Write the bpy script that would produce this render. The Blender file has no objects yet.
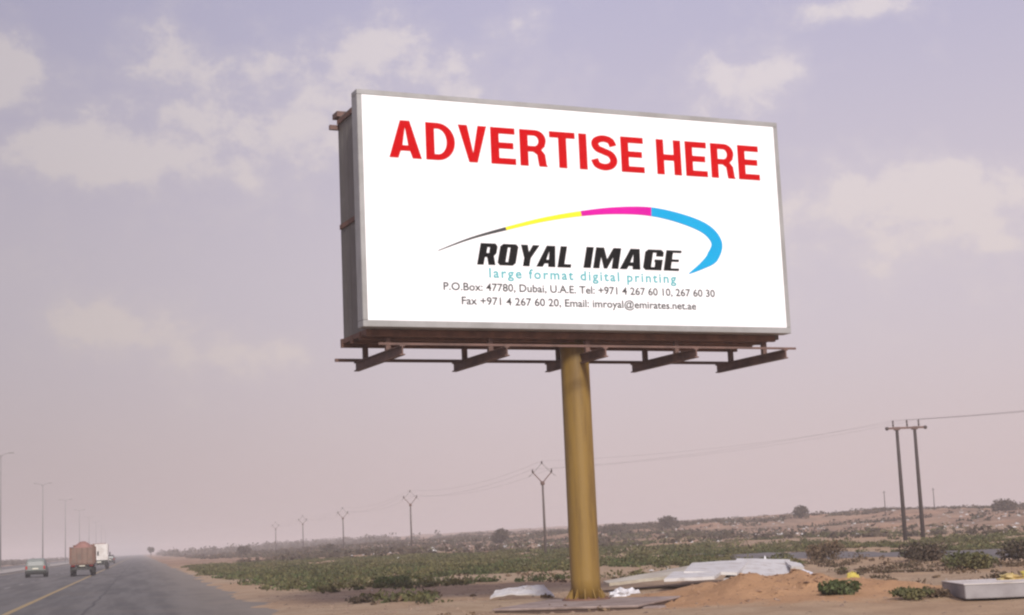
import bpy, math, random
import numpy as np
from mathutils import Vector, Matrix

SC = bpy.context.scene
COL = SC.collection
R = math.radians
random.seed(7)
rng = np.random.default_rng(11)

# ------------------------------------------------------------------ camera
CAM_Z = 1.8
PITCH, ROLL, FPX = R(8.3726), R(-2.4698), 1560.0
cam_d = bpy.data.cameras.new('camera')
cam = bpy.data.objects.new('camera', cam_d)
COL.objects.link(cam)
cam_d.sensor_fit = 'HORIZONTAL'
cam_d.sensor_width = 36.0
cam_d.lens = FPX * 36.0 / 1024.0
cam_d.clip_start = 0.1
cam_d.clip_end = 9000.0
cp, sp, cr, sr = math.cos(PITCH), math.sin(PITCH), math.cos(ROLL), math.sin(ROLL)
fw = Vector((0, cp, sp)); up0 = Vector((0, -sp, cp)); rx0 = Vector((1, 0, 0))
rx = rx0 * cr + up0 * sr
up = up0 * cr - rx0 * sr
M = Matrix((rx, up, -fw)).transposed().to_4x4()
M.translation = Vector((0, 0, CAM_Z))
cam.matrix_world = M
SC.camera = cam

# ------------------------------------------------------------------ light
SUN_AZ, SUN_EL = math.atan2(0.26, -0.965), R(31)          # azimuth measured from +Y towards +X
SKY_STRENGTH = 0.1
sd = bpy.data.lights.new('sun', 'SUN')
sd.energy = 2.9
sd.angle = R(10.0)
sd.color = (1.0, 0.955, 0.90)
sun = bpy.data.objects.new('sun', sd)
COL.objects.link(sun)
sdir = Vector((math.sin(SUN_AZ) * math.cos(SUN_EL), math.cos(SUN_AZ) * math.cos(SUN_EL), math.sin(SUN_EL)))
sun.rotation_euler = sdir.to_track_quat('Z', 'Y').to_euler()

W = bpy.data.worlds.new('World')
SC.world = W
W.use_nodes = True
NT = W.node_tree
NT.nodes.clear()


class NG:
    """tiny helper for building node graphs"""
    def __init__(self, nt): self.nt = nt
    def n(self, t, **kw):
        nd = self.nt.nodes.new(t)
        for k, v in kw.items(): setattr(nd, k, v)
        return nd
    def l(self, a, b): self.nt.links.new(a, b)
    def put(self, sock, v):
        if hasattr(v, 'is_output') or isinstance(v, bpy.types.NodeSocket): self.l(v, sock)
        else: sock.default_value = v
    def m(self, op, a, b=0.0, c=None, clamp=False):
        nd = self.n('ShaderNodeMath', operation=op); nd.use_clamp = clamp
        self.put(nd.inputs[0], a); self.put(nd.inputs[1], b)
        if c is not None: self.put(nd.inputs[2], c)
        return nd.outputs[0]
    def mix(self, f, a, b, bt='MIX'):
        nd = self.n('ShaderNodeMix', data_type='RGBA', blend_type=bt)
        self.put(nd.inputs[0], f)
        self.put(nd.inputs[6], a if not isinstance(a, tuple) else (*a, 1)[:4])
        self.put(nd.inputs[7], b if not isinstance(b, tuple) else (*b, 1)[:4])
        return nd.outputs[2]
    def noise(self, vec, scale, detail=4, rough=0.55, dist=0.0):
        nd = self.n('ShaderNodeTexNoise')
        if vec is not None: self.l(vec, nd.inputs['Vector'])
        nd.inputs['Scale'].default_value = scale
        nd.inputs['Detail'].default_value = detail
        nd.inputs['Roughness'].default_value = rough
        nd.inputs['Distortion'].default_value = dist
        return nd.outputs['Fac']
    def smooth(self, v, lo, hi, a=0.0, b=1.0):
        nd = self.n('ShaderNodeMapRange', interpolation_type='SMOOTHSTEP')
        self.put(nd.inputs[0], v)
        nd.inputs[1].default_value = lo; nd.inputs[2].default_value = hi
        nd.inputs[3].default_value = a; nd.inputs[4].default_value = b
        return nd.outputs[0]


def srgb(r, g, b, k=1.0):
    f = lambda c: ((c / 255 + 0.055) / 1.055) ** 2.4 if c > 10 else c / 255 / 12.92
    return (f(r) * k, f(g) * k, f(b) * k)


g = NG(NT)
sky = g.n('ShaderNodeTexSky', sky_type='NISHITA')
sky.sun_disc = False
sky.sun_elevation = SUN_EL
sky.sun_rotation = SUN_AZ
sky.air_density = 1.0
sky.dust_density = 6.0
sky.ozone_density = 1.0
tc = g.n('ShaderNodeTexCoord')
sx = g.n('ShaderNodeSeparateXYZ'); g.l(tc.outputs['Generated'], sx.inputs[0])
az = g.m('ARCTAN2', sx.outputs[0], sx.outputs[1])
el = g.m('ARCSINE', sx.outputs[2])
K = 1.0 / SKY_STRENGTH * 0.76
low, midc, high = srgb(219, 200, 201, K), srgb(214, 201, 210, K), srgb(190, 184, 211, K)
dust = g.mix(g.smooth(el, 0.0, 0.17), low, midc)
dust = g.mix(g.smooth(el, 0.15, 0.40), dust, high)
base = g.mix(0.86, sky.outputs[0], dust)
# cloud cover: noise in direction space; a few banks of cloud where the photograph shows them
cv = g.n('ShaderNodeCombineXYZ')
g.l(az, cv.inputs[0]); g.l(g.m('MULTIPLY', el, 1.2), cv.inputs[1])
nz = g.noise(cv.outputs[0], 20.0, 9, 0.62, 0.1)
nz2 = g.noise(cv.outputs[0], 4.0, 3, 0.5)
banks = [(-0.2622, 0.2450, .100, .021, 1.0), (-0.1900, 0.2380, .05, .016, .8), (-0.2164, 0.3050, .045, .022, .9), (-0.0802, 0.3051, .055, .024, .85),
         (-0.3233, 0.2937, .06, .026, .85), (0.1688, 0.2803, .045, .018, .85), (0.2612, 0.1990, .080, .019, 1.0), (0.2220, 0.2060, .022, .017, .9),
         (-0.2671, 0.1404, .032, .018, .85), (0.3087, 0.1647, .022, .009, .8), (0.2418, 0.318, .045, .010, .8),
         (-0.1688, 0.1201, .050, .015, .65), (-0.15, 0.275, .16, .05, .55), (0.29, 0.178, .09, .03, .6)]
tot = None
for (a0, e0, wa, we, st) in banks:
    da = g.m('DIVIDE', g.m('SUBTRACT', az, a0), wa)
    de = g.m('DIVIDE', g.m('SUBTRACT', el, e0), we)
    gq = g.m('MULTIPLY', g.m('EXPONENT', g.m('MULTIPLY', g.m('ADD', g.m('MULTIPLY', da, da), g.m('MULTIPLY', de, de)), -0.8)), st)
    tot = gq if tot is None else g.m('MAXIMUM', tot, gq)
dens = g.m('ADD', g.m('ADD', g.m('MULTIPLY', nz, 0.62), g.m('MULTIPLY', nz2, 0.25)), g.m('MULTIPLY', tot, 0.29))
cm = g.m('ADD', g.m('MULTIPLY', g.smooth(dens, 0.44, 0.66), 0.40), g.m('MULTIPLY', g.smooth(dens, 0.545, 0.645), 0.60))
cm = g.m('MULTIPLY', cm, g.smooth(el, 0.03, 0.14))
cloud = g.mix(g.smooth(el, 0.10, 0.30), srgb(222, 209, 206, K), srgb(226, 216, 218, K))
final = g.mix(g.m('MULTIPLY', cm, 0.80), base, cloud)
# the dusty sky is duller towards the left of the road
dull = g.smooth(sx.outputs[0], -0.42, 0.06, 0.75, 1.0)
final = g.mix(1.0, final, dull, 'MULTIPLY')
bg = g.n('ShaderNodeBackground'); g.l(final, bg.inputs[0]); bg.inputs[1].default_value = SKY_STRENGTH
wo = g.n('ShaderNodeOutputWorld'); g.l(bg.outputs[0], wo.inputs[0])

SC.view_settings.view_transform = 'Standard'
SC.view_settings.look = 'None'
SC.view_settings.gamma = 1.0
SC.view_settings.exposure = 0.42
SC.view_settings.use_curve_mapping = False
SC.render.engine = 'CYCLES'
SC.cycles.use_denoising = True
SC.cycles.max_bounces = 6
SC.cycles.volume_bounces = 1
SC.cycles.pixel_filter_type = 'BLACKMAN_HARRIS'
SC.cycles.filter_width = 2.3

# ------------------------------------------------------------------ helpers
MATS = {}


def new_mat(name):
    m = bpy.data.materials.new(name); m.use_nodes = True
    nt = m.node_tree; nt.nodes.clear()
    gg = NG(nt)
    out = gg.n('ShaderNodeOutputMaterial')
    b = gg.n('ShaderNodeBsdfPrincipled')
    gg.l(b.outputs[0], out.inputs[0])
    MATS[name] = m
    return m, gg, b


def surf(name, c1, c2=None, scale=3.0, rough=0.7, metal=0.0, bump=0.0, bscale=None, contrast=(0.35, 0.65), spec=0.3, island=0.0, stretch=1.0):
    """paint, steel, plastic: two colours mixed by noise with fine relief"""
    m, gg, b = new_mat(name)
    tcn = gg.n('ShaderNodeTexCoord')
    c2 = c2 or tuple(x * 0.8 for x in c1)
    vec = tcn.outputs['Object']
    if stretch != 1.0:
        mpg = gg.n('ShaderNodeMapping'); mpg.inputs['Scale'].default_value = (1, 1, stretch); gg.l(vec, mpg.inputs[0]); vec = mpg.outputs[0]
    f = gg.smooth(gg.noise(vec, scale, 6, 0.65), *contrast)
    col = gg.mix(f, c1, c2)
    if island:
        ge = gg.n('ShaderNodeNewGeometry')
        hv = gg.n('ShaderNodeHueSaturation')
        gg.l(gg.m('ADD', gg.m('MULTIPLY', ge.outputs['Random Per Island'], island), 1 - island / 2), hv.inputs['Value'])
        gg.l(col, hv.inputs['Color']); col = hv.outputs[0]
    gg.l(col, b.inputs['Base Color'])
    b.inputs['Roughness'].default_value = rough
    b.inputs['Metallic'].default_value = metal
    b.inputs['Specular IOR Level'].default_value = spec
    if bump:
        bp = gg.n('ShaderNodeBump'); bp.inputs['Strength'].default_value = bump
        bp.inputs['Distance'].default_value = 0.02
        gg.l(gg.noise(tcn.outputs['Object'], bscale or scale * 6, 4), bp.inputs['Height'])
        gg.l(bp.outputs[0], b.inputs['Normal'])
    return m


surf('vinyl', (.85, .86, .89), (.83, .84, .87), .6, .55, spec=.2)
surf('red_ink', (.51, .002, .004), (.47, .002, .004), 1.5, .9, spec=.04)
surf('black_ink', (.008, .008, .009), (.012, .012, .012), 1.5, .9, spec=.04)
surf('grey_ink', (.06, .06, .065), (.08, .08, .08), 1.5, .9, spec=.04)
surf('teal_ink', (.10, .40, .44), (.13, .44, .48), 1.5, .9, spec=.04)
surf('cyan_ink', (.008, .32, .62), (.010, .34, .64), 1.5, .9, spec=.04)
surf('magenta_ink', (.62, .008, .33), (.55, .008, .30), 1.5, .9, spec=.04)
surf('yellow_ink', (.80, .72, .03), (.76, .70, .04), 1.5, .9, spec=.04)
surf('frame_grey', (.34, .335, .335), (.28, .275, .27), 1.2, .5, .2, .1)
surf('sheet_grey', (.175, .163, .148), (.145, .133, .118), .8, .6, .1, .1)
surf('rust_steel', (.21, .108, .075), (.13, .070, .052), 2.5, .75, .0, .2)
surf('dark_steel', (.16, .092, .076), (.105, .064, .054), 2.5, .7, .0, .2)
surf('post_paint', (.228, .140, .034), (.128, .076, .025), 3.2, .5, .0, .15, 12, (.42, .78), spec=.3, stretch=.10)
surf('pale_paint', (.45, .36, .16), (.36, .25, .09), 3, .5, .0, .1)
surf('concrete', (.30, .235, .21), (.20, .15, .13), 1.6, .9, .0, .6, 14)
surf('shaded_brown_concrete', (.115, .075, .060), (.075, .050, .042), 2.2, .9, .0, .6, 14)  # brown plinth concrete, darkened in colour for the shaded front
surf('white_sheet', (.52, .50, .49), (.30, .25, .21), 2.2, .6, .0, .3, contrast=(.45, .78))
surf('cream_sheet', (.50, .46, .37), (.36, .31, .24), 1.3, .6, .0, .15)
surf('white_plastic', (.62, .62, .66), (.48, .46, .48), 4, .5, .0, .2)
surf('slab_shade', (.30, .28, .285), (.23, .21, .215), 1.4, .85, .0, .3)  # slab sides: shade put into the base colour
surf('slab_lit', (.50, .46, .44), (.32, .26, .21), 1.8, .85, .0, .4, contrast=(.45, .75))  # same slab in its lit tone, with dirt, for the top
surf('yellow_plastic', (.52, .43, .09), (.42, .33, .07), 6, .5, .0, .2)
surf('pole_wood', (.055, .042, .040), (.040, .030, .028), 2, .85, .0, .2)
surf('weathered_pole', (.115, .095, .088), (.085, .07, .066), 2, .85, .0, .2)
surf('insulator', (.05, .035, .032), (.07, .05, .045), 4, .4)
surf('wire', (.05, .045, .045), (.06, .05, .05), 1, .6)
surf('galv', (.21, .20, .195), (.17, .16, .155), 1, .6, .0)
surf('lamp_head', (.24, .23, .22), (.2, .19, .18), 2, .5)
surf('car_paint', (.19, .205, .19), (.155, .17, .155), 3, .5, .0, spec=.3)
surf('car_dark', (.020, .024, .020), (.03, .03, .028), 4, .5)
surf('glass_dark', (.06, .07, .068), (.05, .06, .06), 2, .35, .0, spec=.3)
surf('rubber', (.016, .016, .016), (.03, .028, .026), 6, .9)
surf('rim', (.30, .30, .30), (.2, .2, .2), 4, .4, .6)
surf('tail_red', (.40, .015, .012), (.3, .01, .01), 4, .25)
surf('truck_white', (.60, .57, .55), (.46, .42, .39), 1.6, .5)
surf('tipper', (.185, .092, .064), (.12, .076, .058), .9, .7, .0, .2, contrast=(.3, .7))
surf('load', (.33, .17, .135), (.26, .13, .105), 1.4, .95, .0, .6)
surf('clod', (.33, .20, .12), (.22, .13, .08), 5, .95, .0, .6, island=.5)
surf('tailgate_paint', (.19, .12, .092), (.13, .092, .075), 1.2, .7, .0, .2)
surf('van_dark', (.055, .05, .05), (.04, .036, .036), 2, .5)
surf('plate', (.62, .60, .50), (.56, .54, .46), 6, .5)
surf('bark', (.10, .075, .055), (.07, .052, .04), 5, .9, .0, .4)
surf('leaf_weed', (.050, .058, .020), (.120, .104, .044), .22, .8, island=.7)
surf('leaf_bright', (.056, .076, .024), (.075, .088, .034), 1.2, .75, island=.6)
surf('leaf_dark', (.052, .042, .028), (.082, .058, .040), .6, .85, island=.6)
surf('leaf_tuft', (.070, .055, .034), (.115, .075, .048), .8, .9, island=.6)
surf('leaf_ridge', (.085, .062, .042), (.060, .054, .034), .05, .9, island=.6)
surf('leaf_dry', (.15, .10, .060), (.09, .062, .040), .5, .9, island=.6)
surf('stone', (.27, .19, .14), (.17, .12, .09), 6, .9, .0, .5, island=.5)
surf('white_bits', (.55, .53, .52), (.42, .40, .38), 6, .7, island=.4)
surf('yellow_line', (.30, .215, .10), (.19, .155, .11), 1.0, .8, contrast=(.42, .80))
surf('white_line', (.34, .33, .31), (.16, .155, .15), .9, .8, contrast=(.38, .66))
surf('tar', (.055, .052, .051), (.075, .07, .068), 1, .85)
surf('kerb', (.34, .31, .28), (.26, .23, .2), 1, .9, .0, .3)


def link(o, parent=None):
    COL.objects.link(o)
    if parent is not None: o.parent = parent
    return o


def mesh(name, v, f, mat, parent=None, smooth=False):
    me = bpy.data.meshes.new(name)
    me.from_pydata([tuple(p) for p in v], [], f)
    me.materials.append(MATS[mat])
    if smooth: me.polygons.foreach_set('use_smooth', [True] * len(me.polygons))
    me.update()
    return link(bpy.data.objects.new(name, me), parent)


def tag(o, label=None, cat=None, group=None, kind=None):
    if label: o['label'] = label
    if cat: o['category'] = cat
    if group: o['group'] = group
    if kind: o['kind'] = kind
    return o


def empty(name, loc, rz=0.0, label=None, cat=None, group=None):
    o = bpy.data.objects.new(name, None)
    o.empty_display_size = .3
    o.location = loc; o.rotation_euler = (0, 0, rz)
    COL.objects.link(o)
    return tag(o, label, cat, group)


class MB:
    """collects simple solids into one mesh"""
    def __init__(self): self.v, self.f = [], []
    def add(self, v, f):
        k = len(self.v); self.v += [Vector(p) for p in v]; self.f += [tuple(i + k for i in q) for q in f]; return self
    def box(self, c, s, bev=0.0, rot=None):
        hx, hy, hz = s[0] / 2, s[1] / 2, s[2] / 2
        b = min(bev, hx * .9, hy * .9, hz * .9)
        if b <= 0:
            v = [(x, y, z) for z in (-hz, hz) for (x, y) in ((-hx, -hy), (hx, -hy), (hx, hy), (-hx, hy))]
            f = [(3, 2, 1, 0), (4, 5, 6, 7), (0, 1, 5, 4), (1, 2, 6, 5), (2, 3, 7, 6), (3, 0, 4, 7)]
        else:
            v, f = [], []
            ring = lambda ex, ey, z: [(-ex + b, -ey, z), (ex - b, -ey, z), (ex, -ey + b, z), (ex, ey - b, z), (ex - b, ey, z), (-ex + b, ey, z), (-ex, ey - b, z), (-ex, -ey + b, z)]
            for (ex, ey, z) in ((hx - b * .7, hy - b * .7, -hz), (hx, hy, -hz + b), (hx, hy, hz - b), (hx - b * .7, hy - b * .7, hz)):
                v += ring(ex, ey, z)
            f = [tuple(range(7, -1, -1)), tuple(range(24, 32))]
            for k in range(3):
                for i in range(8):
                    j = (i + 1) % 8
                    f.append((k * 8 + i, k * 8 + j, k * 8 + 8 + j, k * 8 + 8 + i))
        m = rot or Matrix.Identity(3)
        return self.add([m @ Vector(p) + Vector(c) for p in v], f)
    def bar(self, a, b, w, h=None, upv=(0, 0, 1)):
        a, b = Vector(a), Vector(b); d = b - a; L = d.length; d.normalize()
        u = Vector(upv)
        if abs(d.dot(u)) > .98: u = Vector((1, 0, 0))
        s = d.cross(u).normalized(); u = s.cross(d)
        return self.box((a + b) / 2, (w, L, h or w), 0, Matrix((s, d, u)).transposed())
    def tube(self, pts, rad, n=8, cap=True):
        pts = [Vector(p) for p in pts]
        if not hasattr(rad, '__len__'): rad = [rad] * len(pts)
        v, f = [], []
        for i, p in enumerate(pts):
            d = (pts[min(i + 1, len(pts) - 1)] - pts[max(i - 1, 0)]).normalized()
            u = Vector((0, 0, 1)) if abs(d.z) < .95 else Vector((0, 1, 0))
            s = d.cross(u).normalized(); u2 = s.cross(d)
            for k in range(n):
                a = 2 * math.pi * k / n
                v.append(p + (s * math.cos(a) + u2 * math.sin(a)) * rad[i])
        for i in range(len(pts) - 1):
            for k in range(n):
                j = (k + 1) % n
                f.append((i * n + k, i * n + j, i * n + n + j, i * n + n + k))
        if cap:
            f.append(tuple(range(n - 1, -1, -1))); f.append(tuple((len(pts) - 1) * n + k for k in range(n)))
        return self.add(v, f)
    def build(self, name, mat, parent=None, smooth=False):
        return mesh(name, self.v, self.f, mat, parent, smooth)


def copy_tree(o, parent=None):
    c = o.copy(); COL.objects.link(c); c.parent = parent
    for ch in list(o.children): copy_tree(ch, c)
    return c


# ------------------------------------------------------------------ terrain
RD = R(-13.6267)
RDIR = np.array([math.sin(RD), math.cos(RD)]); RSIDE = np.array([math.cos(RD), -math.sin(RD)])


def road_pt(s, t, z=0.0): return (RSIDE[0] * s + RDIR[0] * t, RSIDE[1] * s + RDIR[1] * t, z)


def sstep(a, b, x):
    t = np.clip((x - a) / (b - a), 0, 1); return t * t * (3 - 2 * t)


_perm = np.random.default_rng(3).random((256, 256))


def vn(x, y):
    """smooth value noise in -1..1"""
    xi, yi = np.floor(x).astype(int), np.floor(y).astype(int)
    fx, fy = x - xi, y - yi
    fx = fx * fx * (3 - 2 * fx); fy = fy * fy * (3 - 2 * fy)
    q = lambda i, j: _perm[i & 255, j & 255]
    a = q(xi, yi) * (1 - fx) + q(xi + 1, yi) * fx
    b = q(xi, yi + 1) * (1 - fx) + q(xi + 1, yi + 1) * fx
    return (a * (1 - fy) + b * fy) * 2 - 1


MOUND = (6.9, 40.8)
POST = (1.60, 40.65)


def height(x, y):
    x = np.asarray(x, float); y = np.asarray(y, float)
    s = x * RSIDE[0] + y * RSIDE[1]; t = x * RDIR[0] + y * RDIR[1]
    r = np.hypot(x, y)
    edge = 3.55 + .45 * vn(t / 3.1, s * 0 + 4.2) + .25 * vn(t / .9, s * 0 + 9.1)
    z = -.06 + sstep(edge - .5, edge + .7, s) * .095 + .012 * vn(x / .7 + 3, y / .7) * sstep(edge - .2, edge + .6, s)
    m = sstep(4.5, 9, s)
    z = z + m * (.10 * vn(x / 5.3, y / 5.3 + 7) + .05 * vn(x / 1.9 + 2, y / 1.9) + .02 * vn(x / .6, y / .6))
    far = sstep(110, 420, r)
    z = z + far * sstep(12, 150, s) * (3.1 + .9 * vn(x / 70 + 5, y / 90))
    z = z + sstep(90, 260, r) * sstep(14, 45, s) * (.75 * vn(x / 21, y / 30 + 3) + .35 * vn(x / 8, y / 11))
    z = z + sstep(480, 1400, r) * sstep(60, 400, s) * 6.0
    z = z + sstep(60, 140, r) * sstep(-38, -60, s) * .3 * vn(x / 13, y / 13)
    # flat pad for the post, and the heap of dug-out sand beside it
    k = np.exp(-(((x - POST[0]) / 3.0) ** 2 + ((y - POST[1] + .8) / 3.4) ** 2) ** 2)
    z = z * (1 - k) + k * (-.08)
    k = np.exp(-(((x - 6.6) / 4.2) ** 2 + ((y - 51.5) / 4.5) ** 2) ** 2)
    z = z * (1 - k) + k * .02
    dx, dy = (x - MOUND[0]), (y - MOUND[1])
    q = (dx / 2.6) ** 2 + (dy / 2.2) ** 2
    z = z + .46 * np.exp(-q) * (1 + .35 * vn(x / .8, y / .8 + 1) + .15 * vn(x / .3, y / .3)) + .16 * np.exp(-(((x - 4.6) / .9) ** 2 + ((y - 42.2) / .9) ** 2))
    z = z + .08 * np.exp(-q * .3) * vn(x / .28 + 4, y / .28)
    return z


def ground_z(x, y): return float(height(np.array([x]), np.array([y]))[0])


ang = np.concatenate([np.radians(np.linspace(-26, 26, 420)), np.radians(np.linspace(27, 333, 103))])
na = len(ang)
rad = np.concatenate([np.linspace(.6, 24, 18), np.linspace(25, 70, 190), np.geomspace(71, 3000, 170)])
A, RR = np.meshgrid(ang, rad)
X, Y = RR * np.sin(A), RR * np.cos(A)
Z = height(X, Y)
verts = np.stack([X, Y, Z], -1).reshape(-1, 3)
i0, j0 = np.meshgrid(np.arange(len(rad) - 1), np.arange(na), indexing='ij')
j1 = (j0 + 1) % na
quads = np.stack([i0 * na + j0, i0 * na + j1, (i0 + 1) * na + j1, (i0 + 1) * na + j0], -1).reshape(-1, 4)[:, ::-1]


def np_mesh(name, v, q, mat, parent=None, smooth=False):
    me = bpy.data.meshes.new(name)
    n = q.shape[1]
    me.vertices.add(len(v)); me.vertices.foreach_set('co', np.ascontiguousarray(v, dtype=np.float32).ravel())
    me.loops.add(q.size); me.loops.foreach_set('vertex_index', np.ascontiguousarray(q, dtype=np.int32).ravel())
    me.polygons.add(len(q)); me.polygons.foreach_set('loop_start', np.arange(0, q.size, n, dtype=np.int32))
    me.polygons.foreach_set('loop_total', np.full(len(q), n, dtype=np.int32))
    me.polygons.foreach_set('use_smooth', np.full(len(q), smooth))
    me.materials.append(MATS[mat])
    me.update(calc_edges=True); me.validate()
    return link(bpy.data.objects.new(name, me), parent)


# sand: pale to rust-red patches, gravelly grey stretches, fine grain
m, gg, b = new_mat('sand')
tcn = gg.n('ShaderNodeTexCoord'); P = tcn.outputs['Object']
sp3 = gg.n('ShaderNodeSeparateXYZ'); gg.l(P, sp3.inputs[0])
n1 = gg.smooth(gg.noise(P, .09, 6, .6), .35, .65)
n2 = gg.smooth(gg.noise(P, .8, 6, .65), .35, .68)
n3 = gg.noise(P, 14, 4, .7)
col = gg.mix(n1, (.400, .272, .172), (.395, .300, .210))
col = gg.mix(gg.m('MULTIPLY', n2, .6), col, (.270, .180, .115))
# rust-red freshly dug sand round the heap
dx = gg.m('DIVIDE', gg.m('SUBTRACT', sp3.outputs[0], MOUND[0]), 6.2)
dy = gg.m('DIVIDE', gg.m('SUBTRACT', sp3.outputs[1], MOUND[1] - 1), 5.0)
fr = gg.m('ADD', gg.m('MULTIPLY', dx, dx), gg.m('MULTIPLY', dy, dy))
fr = gg.m('SUBTRACT', fr, gg.m('MULTIPLY', gg.m('SUBTRACT', n2, .5), .5))
redm = gg.smooth(fr, .5, 1.25, 1.0, 0.0)
red = gg.mix(gg.m('MULTIPLY', n2, .5), (.450, .265, .145), (.320, .180, .098))
col = gg.mix(redm, col, red)
# redder dune sand far off
yy = gg.smooth(sp3.outputs[1], 120, 260)
col = gg.mix(gg.m('MULTIPLY', yy, .7), col, gg.mix(n1, (.37, .205, .135), (.32, .21, .145)))
ms = gg.n('ShaderNodeMapping'); ms.inputs['Scale'].default_value = (1, .45, 1); gg.l(P, ms.inputs[0])
n4 = gg.smooth(gg.noise(ms.outputs[0], .16, 7, .7), .38, .62)
col = gg.mix(gg.m('MULTIPLY', gg.m('MULTIPLY', n4, yy), .65), col, (.135, .088, .064))
col = gg.mix(gg.m('MULTIPLY', gg.smooth(n3, .45, .8), .22), col, (.10, .075, .058))
gg.l(col, b.inputs['Base Color'])
b.inputs['Roughness'].default_value = .95
b.inputs['Specular IOR Level'].default_value = .1
bp = gg.n('ShaderNodeBump'); bp.inputs['Strength'].default_value = .9; bp.inputs['Distance'].default_value = .07
gg.l(gg.m('ADD', gg.noise(P, 3.5, 6, .7), gg.m('MULTIPLY', n3, .5)), bp.inputs['Height'])
gg.l(bp.outputs[0], b.inputs['Normal'])
ground = tag(np_mesh('ground', verts, quads, 'sand', smooth=True), 'sandy ground with reddish dug-out patches reaching to the horizon', kind='structure')

# asphalt
m, gg, b = new_mat('asphalt')
tcn = gg.n('ShaderNodeTexCoord'); P = tcn.outputs['Object']
mp = gg.n('ShaderNodeMapping'); mp.inputs['Rotation'].default_value = (0, 0, -RD * -1); gg.l(P, mp.inputs[0])
mp2 = gg.n('ShaderNodeMapping'); mp2.inputs['Scale'].default_value = (1, .06, 1); gg.l(mp.outputs[0], mp2.inputs[0])
streak = gg.smooth(gg.noise(mp2.outputs[0], .9, 5, .6), .38, .62)
blot = gg.smooth(gg.noise(P, .35, 6, .65), .4, .7)
grain = gg.noise(P, 25, 3, .7)
col = gg.mix(streak, (.080, .076, .074), (.140, .131, .124))
col = gg.mix(gg.m('MULTIPLY', blot, .5), col, (.150, .128, .108))
col = gg.mix(gg.m('MULTIPLY', grain, .25), col, (.05, .05, .05))
sps = gg.n('ShaderNodeSeparateXYZ'); gg.l(P, sps.inputs[0])
lat = gg.m('ADD', gg.m('MULTIPLY', sps.outputs[0], float(RSIDE[0])), gg.m('MULTIPLY', sps.outputs[1], float(RSIDE[1])))
lat = gg.m('ADD', lat, gg.m('MULTIPLY', gg.m('SUBTRACT', gg.noise(P, .6, 6, .7), .5), 5.0))
col = gg.mix(gg.smooth(lat, -.5, 4.2, 0.0, .75), col, (.215, .180, .145))      # sand blown onto the shoulder
gg.l(col, b.inputs['Base Color'])
b.inputs['Roughness'].default_value = .85
b.inputs['Specular IOR Level'].default_value = .25
bp = gg.n('ShaderNodeBump'); bp.inputs['Strength'].default_value = .3; bp.inputs['Distance'].default_value = .01
gg.l(grain, bp.inputs['Height']); gg.l(bp.outputs[0], b.inputs['Normal'])


def strip(name, s0, s1, z, mat, t0=-40, t1=2600, n=120, parent=None, wob=0.0):
    ts = np.concatenate([np.linspace(t0, 200, n), np.geomspace(210, t1, 30)])
    v, f = [], []
    for i, t in enumerate(ts):
        o = wob * float(vn(np.array([t / 2.3]), np.array([s0 * 3.0]))[0]) if wob else 0
        v += [road_pt(s0 + o, t, z), road_pt(s1 + o, t, z)]
        if i: f.append((2 * i - 2, 2 * i - 1, 2 * i + 1, 2 * i))
    return mesh(name, v, f, mat, parent)


road = tag(strip('road', -16.2, 4.6, 0.0, 'asphalt'), 'grey asphalt highway carriageway with wide dusty shoulder', kind='structure')
strip('edge_line', -4.44, -4.20, .004, 'yellow_line', parent=road)
strip('edge_line', -15.5, -15.25, .004, 'yellow_line', parent=road)
strip('tar_seam', -1.72, -1.62, .004, 'tar', parent=road, wob=.10)
dash0 = None
for s in (-8.1, -11.75):
    for k in range(26):
        t = 30 + k * 12
        if dash0 is None:
            dash0 = mesh('lane_dash', [(-.07, 0, 0), (.07, 0, 0), (.07, 4, 0), (-.07, 4, 0)], [(0, 1, 2, 3)], 'white_line', road)
            d = dash0
        else:
            d = dash0.copy(); COL.objects.link(d); d.parent = road
        d.location = road_pt(s, t, .004); d.rotation_euler = (0, 0, -RD)
mv, mf = [], []
for i, t in enumerate(np.concatenate([np.linspace(-40, 300, 40), np.geomspace(310, 2600, 20)])):
    mv += [road_pt(-16.2, t, -.02), road_pt(-16.2, t, .14), road_pt(-16.45, t, .16), road_pt(-21.2, t, .16), road_pt(-21.45, t, .14), road_pt(-21.45, t, -.02)]
    if i:
        for k in range(5): mf.append((6 * i - 6 + k, 6 * i - 5 + k, 6 * i + 1 + k, 6 * i + k))
tag(mesh('median_strip', mv, mf, 'kerb'), 'kerbed sandy median between the two carriageways', kind='structure')
tag(strip('far_carriageway', -33, -21.5, 0.0, 'asphalt'), 'second carriageway beyond the median', kind='structure')

# dusty access track crossing behind the sheets on the right
av, af = [], []
for i, x in enumerate(np.linspace(11.5, 36, 90)):
    y0 = 85 - 1.65 * (x - 12) + 1.6 * vn(np.array([x / 1.6]), np.array([1.5]))[0]
    y1 = 85 - 1.65 * (x - 12) + 27 - .55 * (x - 12) + 2.5 * vn(np.array([x / 2.]), np.array([7.5]))[0]
    for k in range(31):
        yv = y0 + (y1 - y0) * k / 30
        av.append((x, yv, ground_z(x, yv) + (.05 if 0 < k < 30 else -.04)))
    if i:
        for k in range(30): af.append((31 * i - 31 + k, 31 * i + k, 31 * i + k + 1, 31 * i + k - 30))
surf('track_grey', (.150, .132, .132), (.112, .100, .098), .5, .9, .0, .3)
tag(mesh('access_track', av, af, 'track_grey', smooth=True), 'grey gravel track crossing behind the fallen sheets', kind='structure')

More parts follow.
